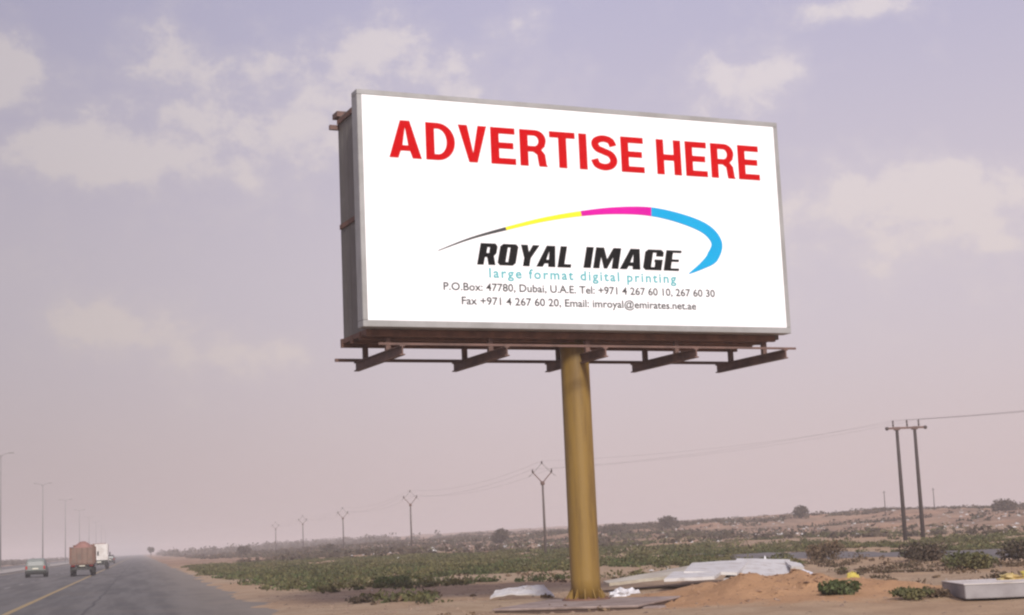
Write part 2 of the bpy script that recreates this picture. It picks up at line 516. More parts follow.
# ------------------------------------------------------------------ billboard
BU, BZ = 11.952, 7.1076          # printed face: width, height of lower edge above ground
BH = 5.6
PU, PW = 6.12, 1.28              # post axis, measured along and behind the face
BYAW = R(24.293)
D = Vector((math.cos(BYAW), math.sin(BYAW), 0)); N = Vector((-math.sin(BYAW), math.cos(BYAW), 0))
org = Vector((-3.4657, 37.0836, 0)) + D * PU + N * PW
bb = empty('billboard', (org.x, org.y, 0), BYAW, 'large white roadside billboard on a single thick yellow post', 'billboard')


def L(u, w, z): return (u - PU, w - PW, z)


# post with flange and gussets
mb = MB()
zs = np.linspace(.16, 6.98, 15)
mb.tube([L(PU, PW, z) for z in zs], [.385 - .012 * (z / 7) for z in zs], 40)
post = mb.build('post', 'post_paint', bb, True)
MB().tube([L(PU, PW, .13), L(PU, PW, .17)], .62, 32).build('base_flange', 'rust_steel', post)
for k in range(12):
    a = 2 * math.pi * k / 12
    c, s_ = math.cos(a), math.sin(a)
    t_ = Vector((-s_, c, 0)) * .012
    pts = [Vector((c * .38, s_ * .38, .17)), Vector((c * .54, s_ * .54, .17)), Vector((c * .385, s_ * .385, .42))]
    v = [p + t_ for p in pts] + [p - t_ for p in pts]
    mesh('gusset', v, [(0, 1, 2), (5, 4, 3), (0, 3, 4, 1), (1, 4, 5, 2), (2, 5, 3, 0)], 'post_paint', post)
    MB().tube([(c * .54 - s_ * .09, s_ * .54 + c * .09, .165), (c * .54 - s_ * .09, s_ * .54 + c * .09, .215)], .022, 6).build('anchor_bolt', 'rust_steel', post)

# front display box
FB = MB().box(L(BU / 2, .215, BZ + BH / 2), (BU + .10, .37, BH + .10)).build('cabinet', 'frame_grey', bb)
face = MB().box(L(BU / 2, .015, BZ + BH / 2), (BU, .02, BH)).build('printed_face', 'vinyl', bb)
fwid = .13
for (u0, u1, z0, z1) in ((-fwid, BU + fwid, BZ + BH, BZ + BH + fwid), (-fwid, BU + fwid, BZ - fwid - .03, BZ),
                         (-fwid, 0, BZ, BZ + BH), (BU, BU + fwid, BZ, BZ + BH)):
    MB().box(L((u0 + u1) / 2, .2, (z0 + z1) / 2), (u1 - u0 - .002, .41, z1 - z0 - .002), .012).build('frame_rail', 'frame_grey', FB)

# --- lettering (thin raised vinyl, 6 mm)
DG = bpy.context.evaluated_depsgraph_get()


def fill_curves(loops, thick=.003, offset=0.0):
    cu = bpy.data.curves.new('tmp', 'CURVE'); cu.dimensions = '2D'; cu.offset = offset; cu.fill_mode = 'BOTH'; cu.extrude = thick
    for lp in loops:
        spn = cu.splines.new('POLY'); spn.points.add(len(lp) - 1)
        for p, q in zip(spn.points, lp): p.co = (q[0], q[1], 0, 1)
        spn.use_cyclic_u = True
    return curve_mesh(cu)


def curve_mesh(cu):
    o = bpy.data.objects.new('tmp', cu); COL.objects.link(o)
    bpy.context.view_layer.update()
    dg = bpy.context.evaluated_depsgraph_get()
    me = bpy.data.meshes.new_from_object(o.evaluated_get(dg))
    bpy.data.objects.remove(o); bpy.data.curves.remove(cu)
    return me


def on_face(me, name, mat, u, z, sxx=1.0, szz=1.0, shear=0.0, parent=face, lift=.004):
    """lay a flat mesh (x right, y up) on the printed face"""
    co = np.empty(len(me.vertices) * 3, np.float32); me.vertices.foreach_get('co', co); co = co.reshape(-1, 3)
    o = np.empty_like(co)
    o[:, 0] = u + co[:, 0] * sxx + co[:, 1] * szz * shear - PU
    o[:, 1] = -lift - co[:, 2] + .003 - PW
    o[:, 2] = z + co[:, 1] * szz
    me.vertices.foreach_set('co', o.ravel()); me.materials.clear(); me.materials.append(MATS[mat]); me.update()
    return link(bpy.data.objects.new(name, me), parent)


def arc(cx, cy, rx_, ry_, a0, a1, n=14):
    return [(cx + rx_ * math.cos(R(a0 + (a1 - a0) * i / n)), cy + ry_ * math.sin(R(a0 + (a1 - a0) * i / n))) for i in range(n + 1)]


def catmull(pts, n=8):
    out = []
    P_ = [pts[0]] + list(pts) + [pts[-1]]
    for i in range(1, len(P_) - 2):
        p0, p1, p2, p3 = (np.array(P_[i + k], float) for k in (-1, 0, 1, 2))
        for k in range(n):
            t = k / n
            out.append(.5 * ((2 * p1) + (-p0 + p2) * t + (2 * p0 - 5 * p1 + 4 * p2 - p3) * t * t + (-p0 + 3 * p1 - 3 * p2 + p3) * t ** 3))
    out.append(np.array(pts[-1], float))
    return out


def ribbon(c, w):
    c = np.array(c); d = np.gradient(c, axis=0); d /= np.linalg.norm(d, axis=1)[:, None]
    nn = np.stack([-d[:, 1], d[:, 0]], 1) * (np.array(w)[:, None] / 2)
    return [tuple(p) for p in (c + nn)] + [tuple(p) for p in (c - nn)[::-1]]


ST = .20
S_line = catmull([(.565, .69), (.50, .84), (.325, .895), (.16, .84), (.112, .73), (.175, .61), (.33, .54), (.50, .455), (.565, .29), (.49, .155), (.325, .105), (.15, .165), (.085, .32)], 8)
GL = {
    'A': (.74, [[(0, 0), (.215, 0), (.275, .19), (.47, .19), (.525, 0), (.745, 0), (.485, 1), (.26, 1)], [(.318, .35), (.372, .76), (.43, .35)]]),
    'D': (.70, [[(.02, 0)] + [(.30, 0)] + arc(.30, .5, .40, .5, -90, 90) + [(.02, 1)], [(.23, .17)] + [(.30, .17)] + arc(.30, .5, .195, .33, -90, 90) + [(.23, .83)]]),
    'V': (.66, [[(.235, 0), (.44, 0), (.675, 1), (.455, 1), (.34, .30), (.22, 1), (-.005, 1)]]),
    'E': (.62, [[(.02, 0), (.62, 0), (.62, .18), (.23, .18), (.23, .42), (.57, .42), (.57, .60), (.23, .60), (.23, .82), (.61, .82), (.61, 1), (.02, 1)]]),
    'R': (.68, [[(.02, 0), (.23, 0), (.23, .39), (.34, .39), (.43, .32), (.46, .06), (.475, 0), (.695, 0), (.665, .06), (.635, .34), (.55, .46)] + [(.63, .55)] + arc(.40, .72, .265, .28, -20, 90, 10) + [(.02, 1)],
                [(.23, .56), (.37, .56)] + arc(.37, .695, .10, .135, -90, 90, 8) + [(.23, .83)]]),
    'T': (.62, [[(.205, 0), (.415, 0), (.415, .82), (.63, .82), (.63, 1), (-.01, 1), (-.01, .82), (.205, .82)]]),
    'I': (.25, [[(.02, 0), (.23, 0), (.23, 1), (.02, 1)]]),
    'S': (.66, [ribbon(S_line, [ST * .98] * len(S_line))]),
    'H': (.70, [[(.02, 0), (.23, 0), (.23, .40), (.475, .40), (.475, 0), (.685, 0), (.685, 1), (.475, 1), (.475, .585), (.23, .585), (.23, 1), (.02, 1)]]),
}


def headline(word, u0, u1, z0, hgt):
    gap = .068
    tw = sum(GL[c][0] for c in word) + gap * (len(word) - 1)
    k = (u1 - u0) / tw; x = 0
    for c in word:
        on_face(fill_curves(GL[c][1], offset=-.007), 'letter', 'red_ink', u0 + x * k, z0 - .007 * hgt, k, hgt * 1.014)
        x += GL[c][0] + gap


headline('ADVERTISE', .665, 7.83, 11.165, .955)
headline('HERE', 8.17, 11.42, 11.165, .955)


def text_line(txt, name, mat, u0, u1, z0, cap, offset=0.0, shear=0.0, space=1.0):
    cu = bpy.data.curves.new('tmp', 'FONT'); cu.body = txt; cu.size = 1.0; cu.offset = offset; cu.extrude = .003; cu.space_character = space
    cu.resolution_u = 3
    me = curve_mesh(cu)
    co = np.empty(len(me.vertices) * 3, np.float32); me.vertices.foreach_get('co', co); co = co.reshape(-1, 3)
    x0, x1 = co[:, 0].min(), co[:, 0].max()
    k = (u1 - u0 - cap * shear) / (x1 - x0)
    return tag(on_face(me, name, mat, u0 - x0 * k, z0, k, cap / .73, shear), kind='stuff')


LOGO = {
    'R': (.82, [[(0, 0), (.30, 0), (.30, .36), (.40, .36), (.52, 0), (.84, 0), (.70, .42), (.80, .55), (.80, .86), (.68, 1), (0, 1)], [(.34, .55), (.46, .55), (.46, .82), (.34, .82)]]),
    'O': (.84, [[(.12, 0), (.72, 0), (.84, .12), (.84, .88), (.72, 1), (.12, 1), (0, .88), (0, .12)], [(.36, .16), (.48, .16), (.48, .84), (.36, .84)]]),
    'Y': (.82, [[(.25, 0), (.56, 0), (.56, .38), (.88, 1), (.56, 1), (.43, .66), (.32, 1), (0, 1), (.25, .38)]]),
    'A': (.86, [[(-.04, 0), (.27, 0), (.33, .16), (.50, .16), (.52, 0), (.86, 0), (.70, 1), (.30, 1)], [(.38, .34), (.46, .74), (.50, .34)]]),
    'L': (.64, [[(0, 0), (.64, 0), (.64, .16), (.31, .16), (.31, 1), (0, 1)]]),
    'I': (.31, [[(0, 0), (.31, 0), (.31, 1), (0, 1)]]),
    'M': (1.08, [[(0, 0), (.27, 0), (.27, .55), (.46, 0), (.60, 0), (.79, .55), (.79, 0), (1.08, 0), (1.08, 1), (.74, 1), (.54, .45), (.34, 1), (0, 1)]]),
    'G': (.82, [[(.12, 0), (.82, 0), (.82, .52), (.46, .52), (.46, .39), (.50, .39), (.50, .15), (.35, .15), (.35, .85), (.50, .85), (.50, .67), (.82, .67), (.82, .88), (.70, 1), (.12, 1), (0, .88), (0, .12)]]),
    'E': (.68, [[(0, 0), (.68, 0), (.68, .12), (.31, .12), (.31, .44), (.62, .44), (.62, .56), (.31, .56), (.31, .88), (.68, .88), (.68, 1), (0, 1)]]),
}


def logo_word(word, u0, u1, z0, hgt, shear):
    gap = .10
    tw = sum(LOGO[c][0] for c in word) + gap * (len(word) - 1)
    k = (u1 - u0 - hgt * shear) / tw; x = 0
    for c in word:
        on_face(fill_curves(LOGO[c][1]), 'logo_letter', 'black_ink', u0 + x * k, z0, k, hgt, shear)
        x += LOGO[c][0] + gap


logo_word('ROYAL', 2.90, 5.62, 8.555, .55, .22)
logo_word('IMAGE', 5.86, 8.80, 8.565, .55, .22)
text_line('large format digital printing', 'tagline_lettering', 'teal_ink', 3.22, 8.58, 8.24, .25, .016, .0, 1.25)
text_line('P.O.Box: 47780, Dubai, U.A.E. Tel: +971 4 267 60 10, 267 60 30', 'address_lettering', 'grey_ink', 1.98, 9.74, 7.895, .20, .010)
text_line('Fax +971 4 267 60 20, Email: imroyal@emirates.net.ae', 'address_lettering', 'grey_ink', 2.45, 9.14, 7.545, .20, .010)

# swoosh of four inks
cl = catmull([(1.87, 8.87), (2.75, 9.21), (3.73, 9.50), (4.8, 9.78), (5.87, 9.985), (6.9, 10.11), (7.945, 10.13), (8.9, 9.97), (9.60, 9.72), (9.90, 9.36), (9.74, 8.98), (9.42, 8.74), (8.98, 8.50)], 10)
cl = np.array(cl)
kn = [0, 20, 40, 60, 70, 80, 90, 100, 110, 120]
kw = [.015, .085, .135, .24, .27, .30, .34, .35, .19, .01]
kw = np.interp(np.arange(len(cl)), kn, kw)
for (i0_, i1_, mt) in ((0, 20, 'grey_ink'), (20, 40, 'yellow_ink'), (40, 60, 'magenta_ink'), (60, 120, 'cyan_ink')):
    on_face(fill_curves([ribbon(cl[i0_:i1_ + 1], kw[i0_:i1_ + 1])]), 'swoosh_stroke', mt, 0, 0)

# rear face, end sheeting, roof struts
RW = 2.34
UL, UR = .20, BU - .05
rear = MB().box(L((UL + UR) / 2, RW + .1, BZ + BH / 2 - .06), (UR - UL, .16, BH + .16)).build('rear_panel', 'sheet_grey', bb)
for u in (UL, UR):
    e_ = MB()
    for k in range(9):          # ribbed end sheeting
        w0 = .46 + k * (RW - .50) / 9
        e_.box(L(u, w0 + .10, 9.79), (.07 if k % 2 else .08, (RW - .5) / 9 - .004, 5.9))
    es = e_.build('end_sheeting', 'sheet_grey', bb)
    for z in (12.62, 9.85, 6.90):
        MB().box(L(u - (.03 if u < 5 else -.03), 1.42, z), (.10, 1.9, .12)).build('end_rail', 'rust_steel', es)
MB().box(L(UL + .1, RW + .1, 12.83), (.42, .4, .14)).build('corner_cap', 'dark_steel', bb)
MB().bar(L(-.06, RW + .1, 12.50), L(.62, RW + .1, 12.50), .10, .12).build('light_bar', 'dark_steel', bb)
# underside: longitudinal beams and cross joists
for (w, z, h) in ((.50, 6.86, .16), (1.0, 6.86, .2), (1.66, 6.86, .2), (2.44, 6.86, .22)):
    MB().box(L(BU / 2, w, z), (BU - .2, .12, h)).build('long_beam', 'rust_steel', bb)
for k in range(16):
    u = .45 + k * (BU - .9) / 15
    MB().box(L(u, 1.45, 7.02), (.09, 1.9, .10)).build('cross_joist', 'rust_steel', bb)
deck_n = 14
for k in range(deck_n):
    u0 = UL + .1 + k * (UR - UL - .2) / deck_n
    wd = (UR - UL - .2) / deck_n
    MB().box(L(u0 + wd / 2, 1.45, 7.09 + .008 * (k % 2)), (wd - .015, 1.92, .03)).build('deck_plate', 'rust_steel', bb)
MB().box(L(PU, PW, 7.0), (1.3, 1.3, .06)).build('head_plate', 'rust_steel', bb)
for w in (1.0, 1.66):
    pass
# bracket arms with hangers and walkway rails
for u in (.69, 3.42, 6.15, 8.80, 11.56):
    a_ = MB()
    a_.box(L(u, 1.30, 6.435), (.13, 3.5, .03)); a_.box(L(u, 1.30, 6.225), (.13, 3.5, .03)); a_.box(L(u, 1.30, 6.33), (.035, 3.5, .18))
    ar = a_.build('bracket_arm', 'dark_steel', bb)
    for w in (.60, 2.30):
        MB().box(L(u, w, 6.605), (.12, .12, .31)).build('hanger', 'dark_steel', ar)
MB().box(L(6.2, 2.98, 6.492), (12.2, .07, .08)).build('walkway_rail', 'dark_steel', bb)
MB().box(L(6.0, -.41, 6.480), (11.8, .05, .055)).build('walkway_rail', 'dark_steel', bb)

# plinth
mb = MB()
pl = empty('concrete_plinth', (1.62, 39.2, 0), R(-19), 'low brownish concrete plinth under the yellow billboard post', 'plinth')
MB().box((0, 0, -.06), (3.5, 4.3, .27), .02).build('footing', 'shaded_brown_concrete', pl)
MB().box((0, 0, .105), (3.58, 4.38, .06), .02).build('plinth_lit_top', 'concrete', pl)  # added pale layer, paints the top lighter than the shaded sides
MB().box((2.0, -1.5, -.03), (.45, .6, .20), .03).build('step_edge', 'concrete', pl)

# ------------------------------------------------------------------ sheets and litter
def sheet(name, label, cat, corner, dirx, diry, thick, mat, bow=.0, wave=0.0, grp=None, nx=10, ny=5):
    """a thin slab with real thickness: corner + dirx*i + diry*j, gently bowed"""
    c, a, b_ = Vector(corner), Vector(dirx), Vector(diry)
    nrm = a.cross(b_).normalized()
    if nrm.z < 0: nrm = -nrm
    v, f = [], []
    for side in (0, 1):
        for j in range(ny + 1):
            for i in range(nx + 1):
                x, y = i / nx, j / ny
                h = bow * math.sin(math.pi * x) * (.6 + .4 * y) + wave * math.sin(x * 17 + y * 3) * .5 + wave * math.sin(y * 9 + x * 5)
                v.append(c + a * x + b_ * y + nrm * (h + (thick if side == 0 else 0)))
    st = (nx + 1) * (ny + 1)
    id_ = lambda s_, i, j: s_ * st + j * (nx + 1) + i
    for j in range(ny):
        for i in range(nx):
            f.append((id_(0, i, j), id_(0, i + 1, j), id_(0, i + 1, j + 1), id_(0, i, j + 1)))
            f.append((id_(1, i, j + 1), id_(1, i + 1, j + 1), id_(1, i + 1, j), id_(1, i, j)))
    for i in range(nx):
        for j in (0, ny): f.append((id_(0, i, j), id_(1, i, j), id_(1, i + 1, j), id_(0, i + 1, j)))
    for j in range(ny):
        for i in (0, nx): f.append((id_(0, i, j), id_(0, i, j + 1), id_(1, i, j + 1), id_(1, i, j)))
    o = mesh(name, v, f, mat)
    return tag(o, label, cat, grp)


def sheet4(name, label, c00, c10, c11, c01, thick, mat, wave=.01, grp=None):
    """sheet through four corners, slightly buckled, with real thickness"""
    c = [Vector(q) for q in (c00, c10, c11, c01)]
    nx, ny = 14, 6
    nrm = (c[1] - c[0]).cross(c[3] - c[0]).normalized()
    if nrm.z < 0: nrm = -nrm
    v, f = [], []
    for side in (1, 0):
        for j in range(ny + 1):
            for i in range(nx + 1):
                x, y = i / nx, j / ny
                p = c[0].lerp(c[1], x).lerp(c[3].lerp(c[2], x), y)
                h = wave * (math.sin(x * 11 + y * 4 + c00[0]) + .7 * math.sin(y * 7 - x * 5 + c00[1]) + .5 * math.sin(x * 29))
                v.append(p + nrm * (h + thick * side))
    st = (nx + 1) * (ny + 1)
    id_ = lambda s_, i, j: s_ * st + j * (nx + 1) + i
    for j in range(ny):
        for i in range(nx):
            f.append((id_(0, i, j), id_(0, i + 1, j), id_(0, i + 1, j + 1), id_(0, i, j + 1)))
            f.append((id_(1, i, j + 1), id_(1, i + 1, j + 1), id_(1, i + 1, j), id_(1, i, j)))
    for i in range(nx):
        for j in (0, ny): f.append((id_(0, i, j), id_(1, i, j), id_(1, i + 1, j), id_(0, i + 1, j)))
    for j in range(ny):
        for i in (0, nx): f.append((id_(0, i, j), id_(0, i, j + 1), id_(1, i, j + 1), id_(1, i, j)))
    return tag(mesh(name, v, f, mat), label, 'sheet', grp)


G1 = 'white sheets dumped behind the sand heap'
sheet4('fallen_sheet', 'long narrow cream sheet leaning towards the yellow post', (2.50, 46.4, .26), (4.75, 48.6, .36), (5.9, 53.2, .56), (2.45, 48.8, .26), .09, 'cream_sheet', .003, G1)
sheet4('fallen_sheet', 'short white sheet jutting out over the dark gap in the pile', (4.05, 45.8, .34), (5.60, 46.6, .32), (6.3, 49.8, .42), (4.65, 49.2, .44), .09, 'white_sheet', .003, G1)
sheet4('fallen_sheet', 'broad white sheet in the middle of the pile', (4.9, 48.5, .46), (6.6, 49.0, .34), (7.75, 54.0, .62), (5.75, 53.8, .60), .09, 'white_sheet', .004, G1)
sheet4('fallen_sheet', 'large white sheet sloping at the right end of the pile', (6.1, 48.6, .14), (8.55, 50.8, .16), (9.1, 54.0, .56), (7.3, 54.0, .68), .09, 'white_sheet', .005, G1)
sheet4('fallen_sheet', 'narrow folded end sheet roofing a dark hollow', (8.62, 51.0, .42), (9.12, 51.5, .36), (9.5, 54.2, .42), (8.9, 54.3, .58), .08, 'white_sheet', .004, G1)
sheet4('white_offcut', 'small bright offcut at the far right tip of the pile', (9.35, 52.6, .06), (9.95, 52.4, .05), (9.9, 53.4, .10), (9.35, 53.6, .34), .03, 'white_plastic', .01)
sheet4('white_offcut', 'small white spike standing up at the back of the pile', (8.2, 54.2, .50), (8.5, 54.2, .50), (8.40, 54.3, .58), (8.30, 54.3, .82), .03, 'white_plastic', .004)


def crumple(name, label, cat, loc, size, mat, seed, n=12, grp=None):
    """crumpled bag or sheet: a squashed ball of folded facets"""
    r_ = random.Random(seed); v, f = [], []
    for j in range(n // 2 + 1):
        th = math.pi * .5 * j / (n // 2)
        for i in range(n):
            ph = 2 * math.pi * i / n
            k = 1 + r_.uniform(-.28, .22)
            v.append((size[0] * k * math.cos(th) * math.cos(ph), size[1] * k * math.cos(th) * math.sin(ph), size[2] * k * (math.sin(th) - .06)))
    for j in range(n // 2):
        for i in range(n):
            a, b_ = j * n + i, j * n + (i + 1) % n
            f.append((a, b_, b_ + n, a + n))
    f.append(tuple(range(n - 1, -1, -1)))
    f.append(tuple((n // 2) * n + i for i in range(n)))
    o = mesh(name, v, f, mat); o.location = loc
    return tag(o, label, cat, grp)


def gz(x, y, d=0.0): return (x, y, ground_z(x, y) + d)


crumple('crumpled_plastic', 'crumpled white plastic beside the right foot of the yellow post', 'plastic', gz(2.62, 43.6), (.30, .28, .22), 'white_plastic', 5)
crumple('crumpled_plastic', 'small white plastic scrap caught between post and cream sheet', 'plastic', gz(3.05, 45.2), (.26, .24, .18), 'white_plastic', 9)
sheet('bent_sheet', 'bent white sheet on the sand left of the post', 'sheet', (-.95, 43.6, ground_z(-.9, 43.6) + .04), (1.25, .35, .06), (.15, 1.3, .16), .03, 'white_sheet', .06, .025)
sheet('bent_sheet_flap', 'raised white flap beside the bent sheet left of the post', 'sheet', (.22, 44.0, ground_z(.2, 44.) + .05), (.62, -.1, .0), (-.28, .7, .26), .025, 'white_sheet', .03, .02)
crumple('yellow_bag', 'yellow crumpled bag on the sand behind the green bush', 'bag', gz(10.35, 49.8), (.24, .22, .28), 'yellow_plastic', 21)
# pale slab at the right edge
sl = empty('pale_slab', (11.35, 35.4, ground_z(11.3, 35.4) - .08), R(-3), 'thick pale slab lying at the right edge of the picture', 'slab')
MB().box((0, .1, .23), (3.5, 2.3, .30), .02).build('slab_body', 'slab_shade', sl)
MB().box((0, .1, .395), (3.52, 2.32, .025)).build('slab_lit_top', 'slab_lit', sl)  # added layer carrying the painted lit top of the slab
MB().box((-.9, 0, .03), (.3, 1.9, .10), .0).build('bearer', 'pole_wood', sl)
MB().box((.9, 0, .03), (.3, 1.9, .10), .0).build('bearer', 'pole_wood', sl)
sz = ground_z(11.3, 35.4) + .325
crumple('yellow_bag', 'bright yellow crumpled bag on the pale slab', 'bag', (11.55, 36.1, sz), (.24, .22, .30), 'yellow_plastic', 33)
crumple('pale_yellow_rag', 'flat pale yellow rag on the pale slab left of the yellow bag', 'rag', (11.0, 35.9, sz), (.30, .24, .14), 'pale_paint', 35)

# ------------------------------------------------------------------ vegetation
def leaves(cent, sizes, rng_, flat=0.0):
    """leaf quads at cent (n,3), random orientation; returns verts, quads"""
    n = len(cent)
    a = rng_.normal(size=(n, 3)); a[:, 2] *= (1 - flat); a /= np.linalg.norm(a, axis=1)[:, None]
    b_ = rng_.normal(size=(n, 3)); b_ -= (b_ * a).sum(1)[:, None] * a; b_ /= np.linalg.norm(b_, axis=1)[:, None]
    s1 = sizes[:, None]; s2 = sizes[:, None] * .55
    v = np.stack([cent - a * s1, cent + b_ * s2, cent + a * s1, cent - b_ * s2], 1).reshape(-1, 3)
    return v, np.arange(4 * n).reshape(-1, 4)


def clump_points(x, y, rr, hh, k, rng_):
    """k leaf centres in each low dome"""
    n = len(x)
    d = rng_.normal(size=(n, k, 3)); d /= np.linalg.norm(d, axis=2)[..., None]
    d[..., 2] = np.abs(d[..., 2])
    q = rng_.random((n, k, 1)) ** .45
    p = d * q
    lump = 1 + .35 * np.sin(np.arctan2(d[..., 1], d[..., 0]) * 3 + rng_.random((n, 1)) * 6)
    px = x[:, None] + p[..., 0] * rr[:, None] * lump
    py = y[:, None] + p[..., 1] * rr[:, None] * lump
    pz = height(px, py) + p[..., 2] * hh[:, None] + .02
    return np.stack([px, py, pz], -1).reshape(-1, 3)


def scatter(n, s_rng, t_rng, mask, seed, power=1.0):
    r_ = np.random.default_rng(seed)
    s = r_.uniform(*s_rng, n); t = t_rng[0] + (t_rng[1] - t_rng[0]) * r_.random(n) ** power
    x = RSIDE[0] * s + RDIR[0] * t; y = RSIDE[1] * s + RDIR[1] * t
    keep = r_.random(n) < mask(x, y, s, t)
    clear = (np.hypot((x - POST[0]) / 2.6, (y - POST[1]) / 2.2) > 1) & (np.hypot((x - MOUND[0]) / 3.2, (y - MOUND[1]) / 4.5) > 1)
    clear &= ~((x > 2.6) & (x < 11) & (y > 45) & (y < 59))
    yt = 85 - 1.65 * (x - 12)
    clear &= ~((x > 11.5) & (x < 36) & (y > yt - 1 + 4 * vn(x / 2, y / 3)) & (y < yt + 25 - .5 * (x - 12)) & (vn(x / 1.5, y / 3) < .72))
    clear &= ~((x > 9.0) & (x < 14.2) & (y > 33.0) & (y < 38.2))
    k = keep & clear
    return x[k], y[k]


def stuff(name, label, cat, xs, ys, r_rng, h_rng, k, leaf, mat, seed, flat=0.0):
    r_ = np.random.default_rng(seed)
    n = len(xs)
    sc_ = r_.random(n)
    rr = r_rng[0] + (r_rng[1] - r_rng[0]) * sc_ ** 2; hh = h_rng[0] + (h_rng[1] - h_rng[0]) * sc_ ** 1.5
    c = clump_points(xs, ys, rr, hh, k, r_)
    v, q = leaves(c, r_.uniform(leaf[0], leaf[1], len(c)), r_, flat)
    o = np_mesh(name, v, q, mat)
    return tag(o, label, cat, kind='stuff')


# green weeds left of and behind the post
def mask_weed(x, y, s, t):
    d = .38 + 1.6 * vn(x / 5.0 + 2, y / 9 + 5) + .5 * vn(x / 1.8, y / 3)
    d = d + sstep(60, 95, y) * .35 - sstep(50, 42, y) * (1.3 - .75 * sstep(1, -2, x)) - sstep(9, 13, x) * sstep(78, 66, y) * .55 - .35 * sstep(2, 8, x)
    for (bx, by, ra, rb) in ((-10.0, 84, 2.2, 6), (-4.0, 75, 3.6, 7), (-.5, 60.5, 1.6, 3.5), (-6.5, 66, 1.2, 4), (4.5, 66, 2.0, 3.5)):
        d = d - 1.6 * np.exp(-(((x - bx) / ra) ** 2 + ((y - by) / rb) ** 2))
    d = d + .35 * sstep(2, -2, x) * sstep(54, 62, y)
    return np.clip(d, 0, 1) * sstep(4.2, 6.2, s + 1.2 * vn(t / 5, s * 0) - .012 * (90 - np.minimum(t, 90)) * 3) 


x_, y_ = scatter(11500, (4.5, 62), (42, 190), mask_weed, 21, 1.25)
stuff('weeds', 'low green weeds spreading over the sand left of the post', 'weeds', x_, y_, (.25, .85), (.09, .44), 46, (.045, .11), 'leaf_weed', 31)
x_, y_ = scatter(2600, (4.5, 55), (44, 120), lambda x, y, s, t: mask_weed(x, y, s, t) * np.clip(vn(x / 3 + 9, y / 5) + .1, 0, 1) * 2, 22)
stuff('bright_weeds', 'brighter green weeds in patches among the scrub', 'weeds', x_, y_, (.2, .6), (.12, .42), 44, (.04, .09), 'leaf_bright', 32)
# dry straw-brown scrub
def mask_patch(x, y, s, t):
    return np.clip(.25 + 1.3 * vn(x / 1.7 + 6, y / 3.2 + 2), 0, 1) * sstep(8.5, 10.5, x) * sstep(80, 70, y)


x_, y_ = scatter(5200, (10, 60), (32, 75), mask_patch, 44)
stuff('brown_tufts', 'brown and olive tufts patching the sand on the right', 'scrub', x_, y_, (.14, .55), (.05, .28), 34, (.03, .075), 'leaf_tuft', 45)
x_, y_ = scatter(2600, (5, 60), (34, 150), lambda x, y, s, t: np.clip(.18 + .5 * vn(x / 4 + 1, y / 5 + 8), 0, 1) * sstep(5.5, 8, s), 23)
stuff('dry_scrub', 'dry brown scrub scattered over the sand', 'scrub', x_, y_, (.12, .5), (.06, .26), 30, (.03, .08), 'leaf_dry', 33)
# far dunes
x_, y_ = scatter(42000, (12, 420), (150, 760), lambda x, y, s, t: np.clip(.12 + .9 * vn(x / 26, y / 40 + 3) + .3 * vn(x / 9, y / 12), 0, 1), 24, 1.2)
stuff('dune_scrub', 'dark scrub dotting the reddish dunes on the horizon', 'scrub', x_, y_, (.5, 1.9), (.3, 1.15), 14, (.16, .42), 'leaf_dark', 34, .3)
x_, y_ = scatter(34000, (20, 330), (215, 480), lambda x, y, s, t: np.clip(.22 + .8 * vn(x / 30 + 4, y / 14 + 3) + .6 * vn(x / 9, y / 7), 0, 1), 28)
stuff('ridge_scrub', 'brown scrub covering the low ridge along the skyline', 'scrub', x_, y_, (.4, 1.7), (.25, .95), 10, (.16, .40), 'leaf_ridge', 38, .3)
x_, y_ = scatter(5500, (35, 120), (95, 260), lambda x, y, s, t: np.clip(.02 + 1.0 * vn(x / 14, y / 9), 0, 1) * sstep(88, 96, y), 25)
stuff('mid_scrub', 'olive scrub on the flat ground behind the twin pole', 'scrub', x_, y_, (.3, 1.1), (.15, .65), 24, (.09, .20), 'leaf_weed', 35)
# far side of the highway
x_, y_ = scatter(2600, (-75, -35), (110, 900), lambda x, y, s, t: np.clip(.45 + .6 * vn(x / 12, y / 15), 0, 1), 26)
stuff('roadside_scrub', 'dark scrub along the far side of the highway', 'scrub', x_, y_, (.6, 2.2), (.5, 1.9), 26, (.16, .4), 'leaf_dark', 36)
x_, y_ = scatter(900, (10, 130), (650, 1150), lambda x, y, s, t: np.clip(.4 + .8 * vn(x / 40, y / 60), 0, 1), 27)
stuff('distant_treeline', 'hazy line of far-off trees left of the dunes', 'trees', x_, y_, (1.2, 3.6), (1.5, 4.2), 40, (.35, .8), 'leaf_dark', 37)

# stones and litter
def pebbles(name, label, cat, xs, ys, size, mat, seed):
    r_ = np.random.default_rng(seed); n = len(xs)
    oct_ = np.array([[1, 0, 0], [-1, 0, 0], [0, 1, 0], [0, -1, 0], [.25, .1, .5], [0, 0, -.4]], float)
    tri = np.array([[0, 2, 4], [2, 1, 4], [1, 3, 4], [3, 0, 4], [2, 0, 5], [1, 2, 5], [3, 1, 5], [0, 3, 5]])
    sc_ = size[0] + (size[1] - size[0]) * r_.random(n) ** 3
    a = r_.random(n) * 6.28
    rot = np.stack([np.stack([np.cos(a), -np.sin(a), a * 0], 1), np.stack([np.sin(a), np.cos(a), a * 0], 1), np.tile([0, 0, 1.], (n, 1))], 1)
    v = np.einsum('nij,kj->nki', rot, oct_) * (sc_[:, None, None] * r_.uniform(.6, 1.3, (n, 6, 1)))
    v += np.stack([xs, ys, height(xs, ys)], -1)[:, None, :]
    q = (tri[None] + (np.arange(n) * 6)[:, None, None]).reshape(-1, 3)
    return tag(np_mesh(name, v.reshape(-1, 3), q, mat), label, cat, kind='stuff')


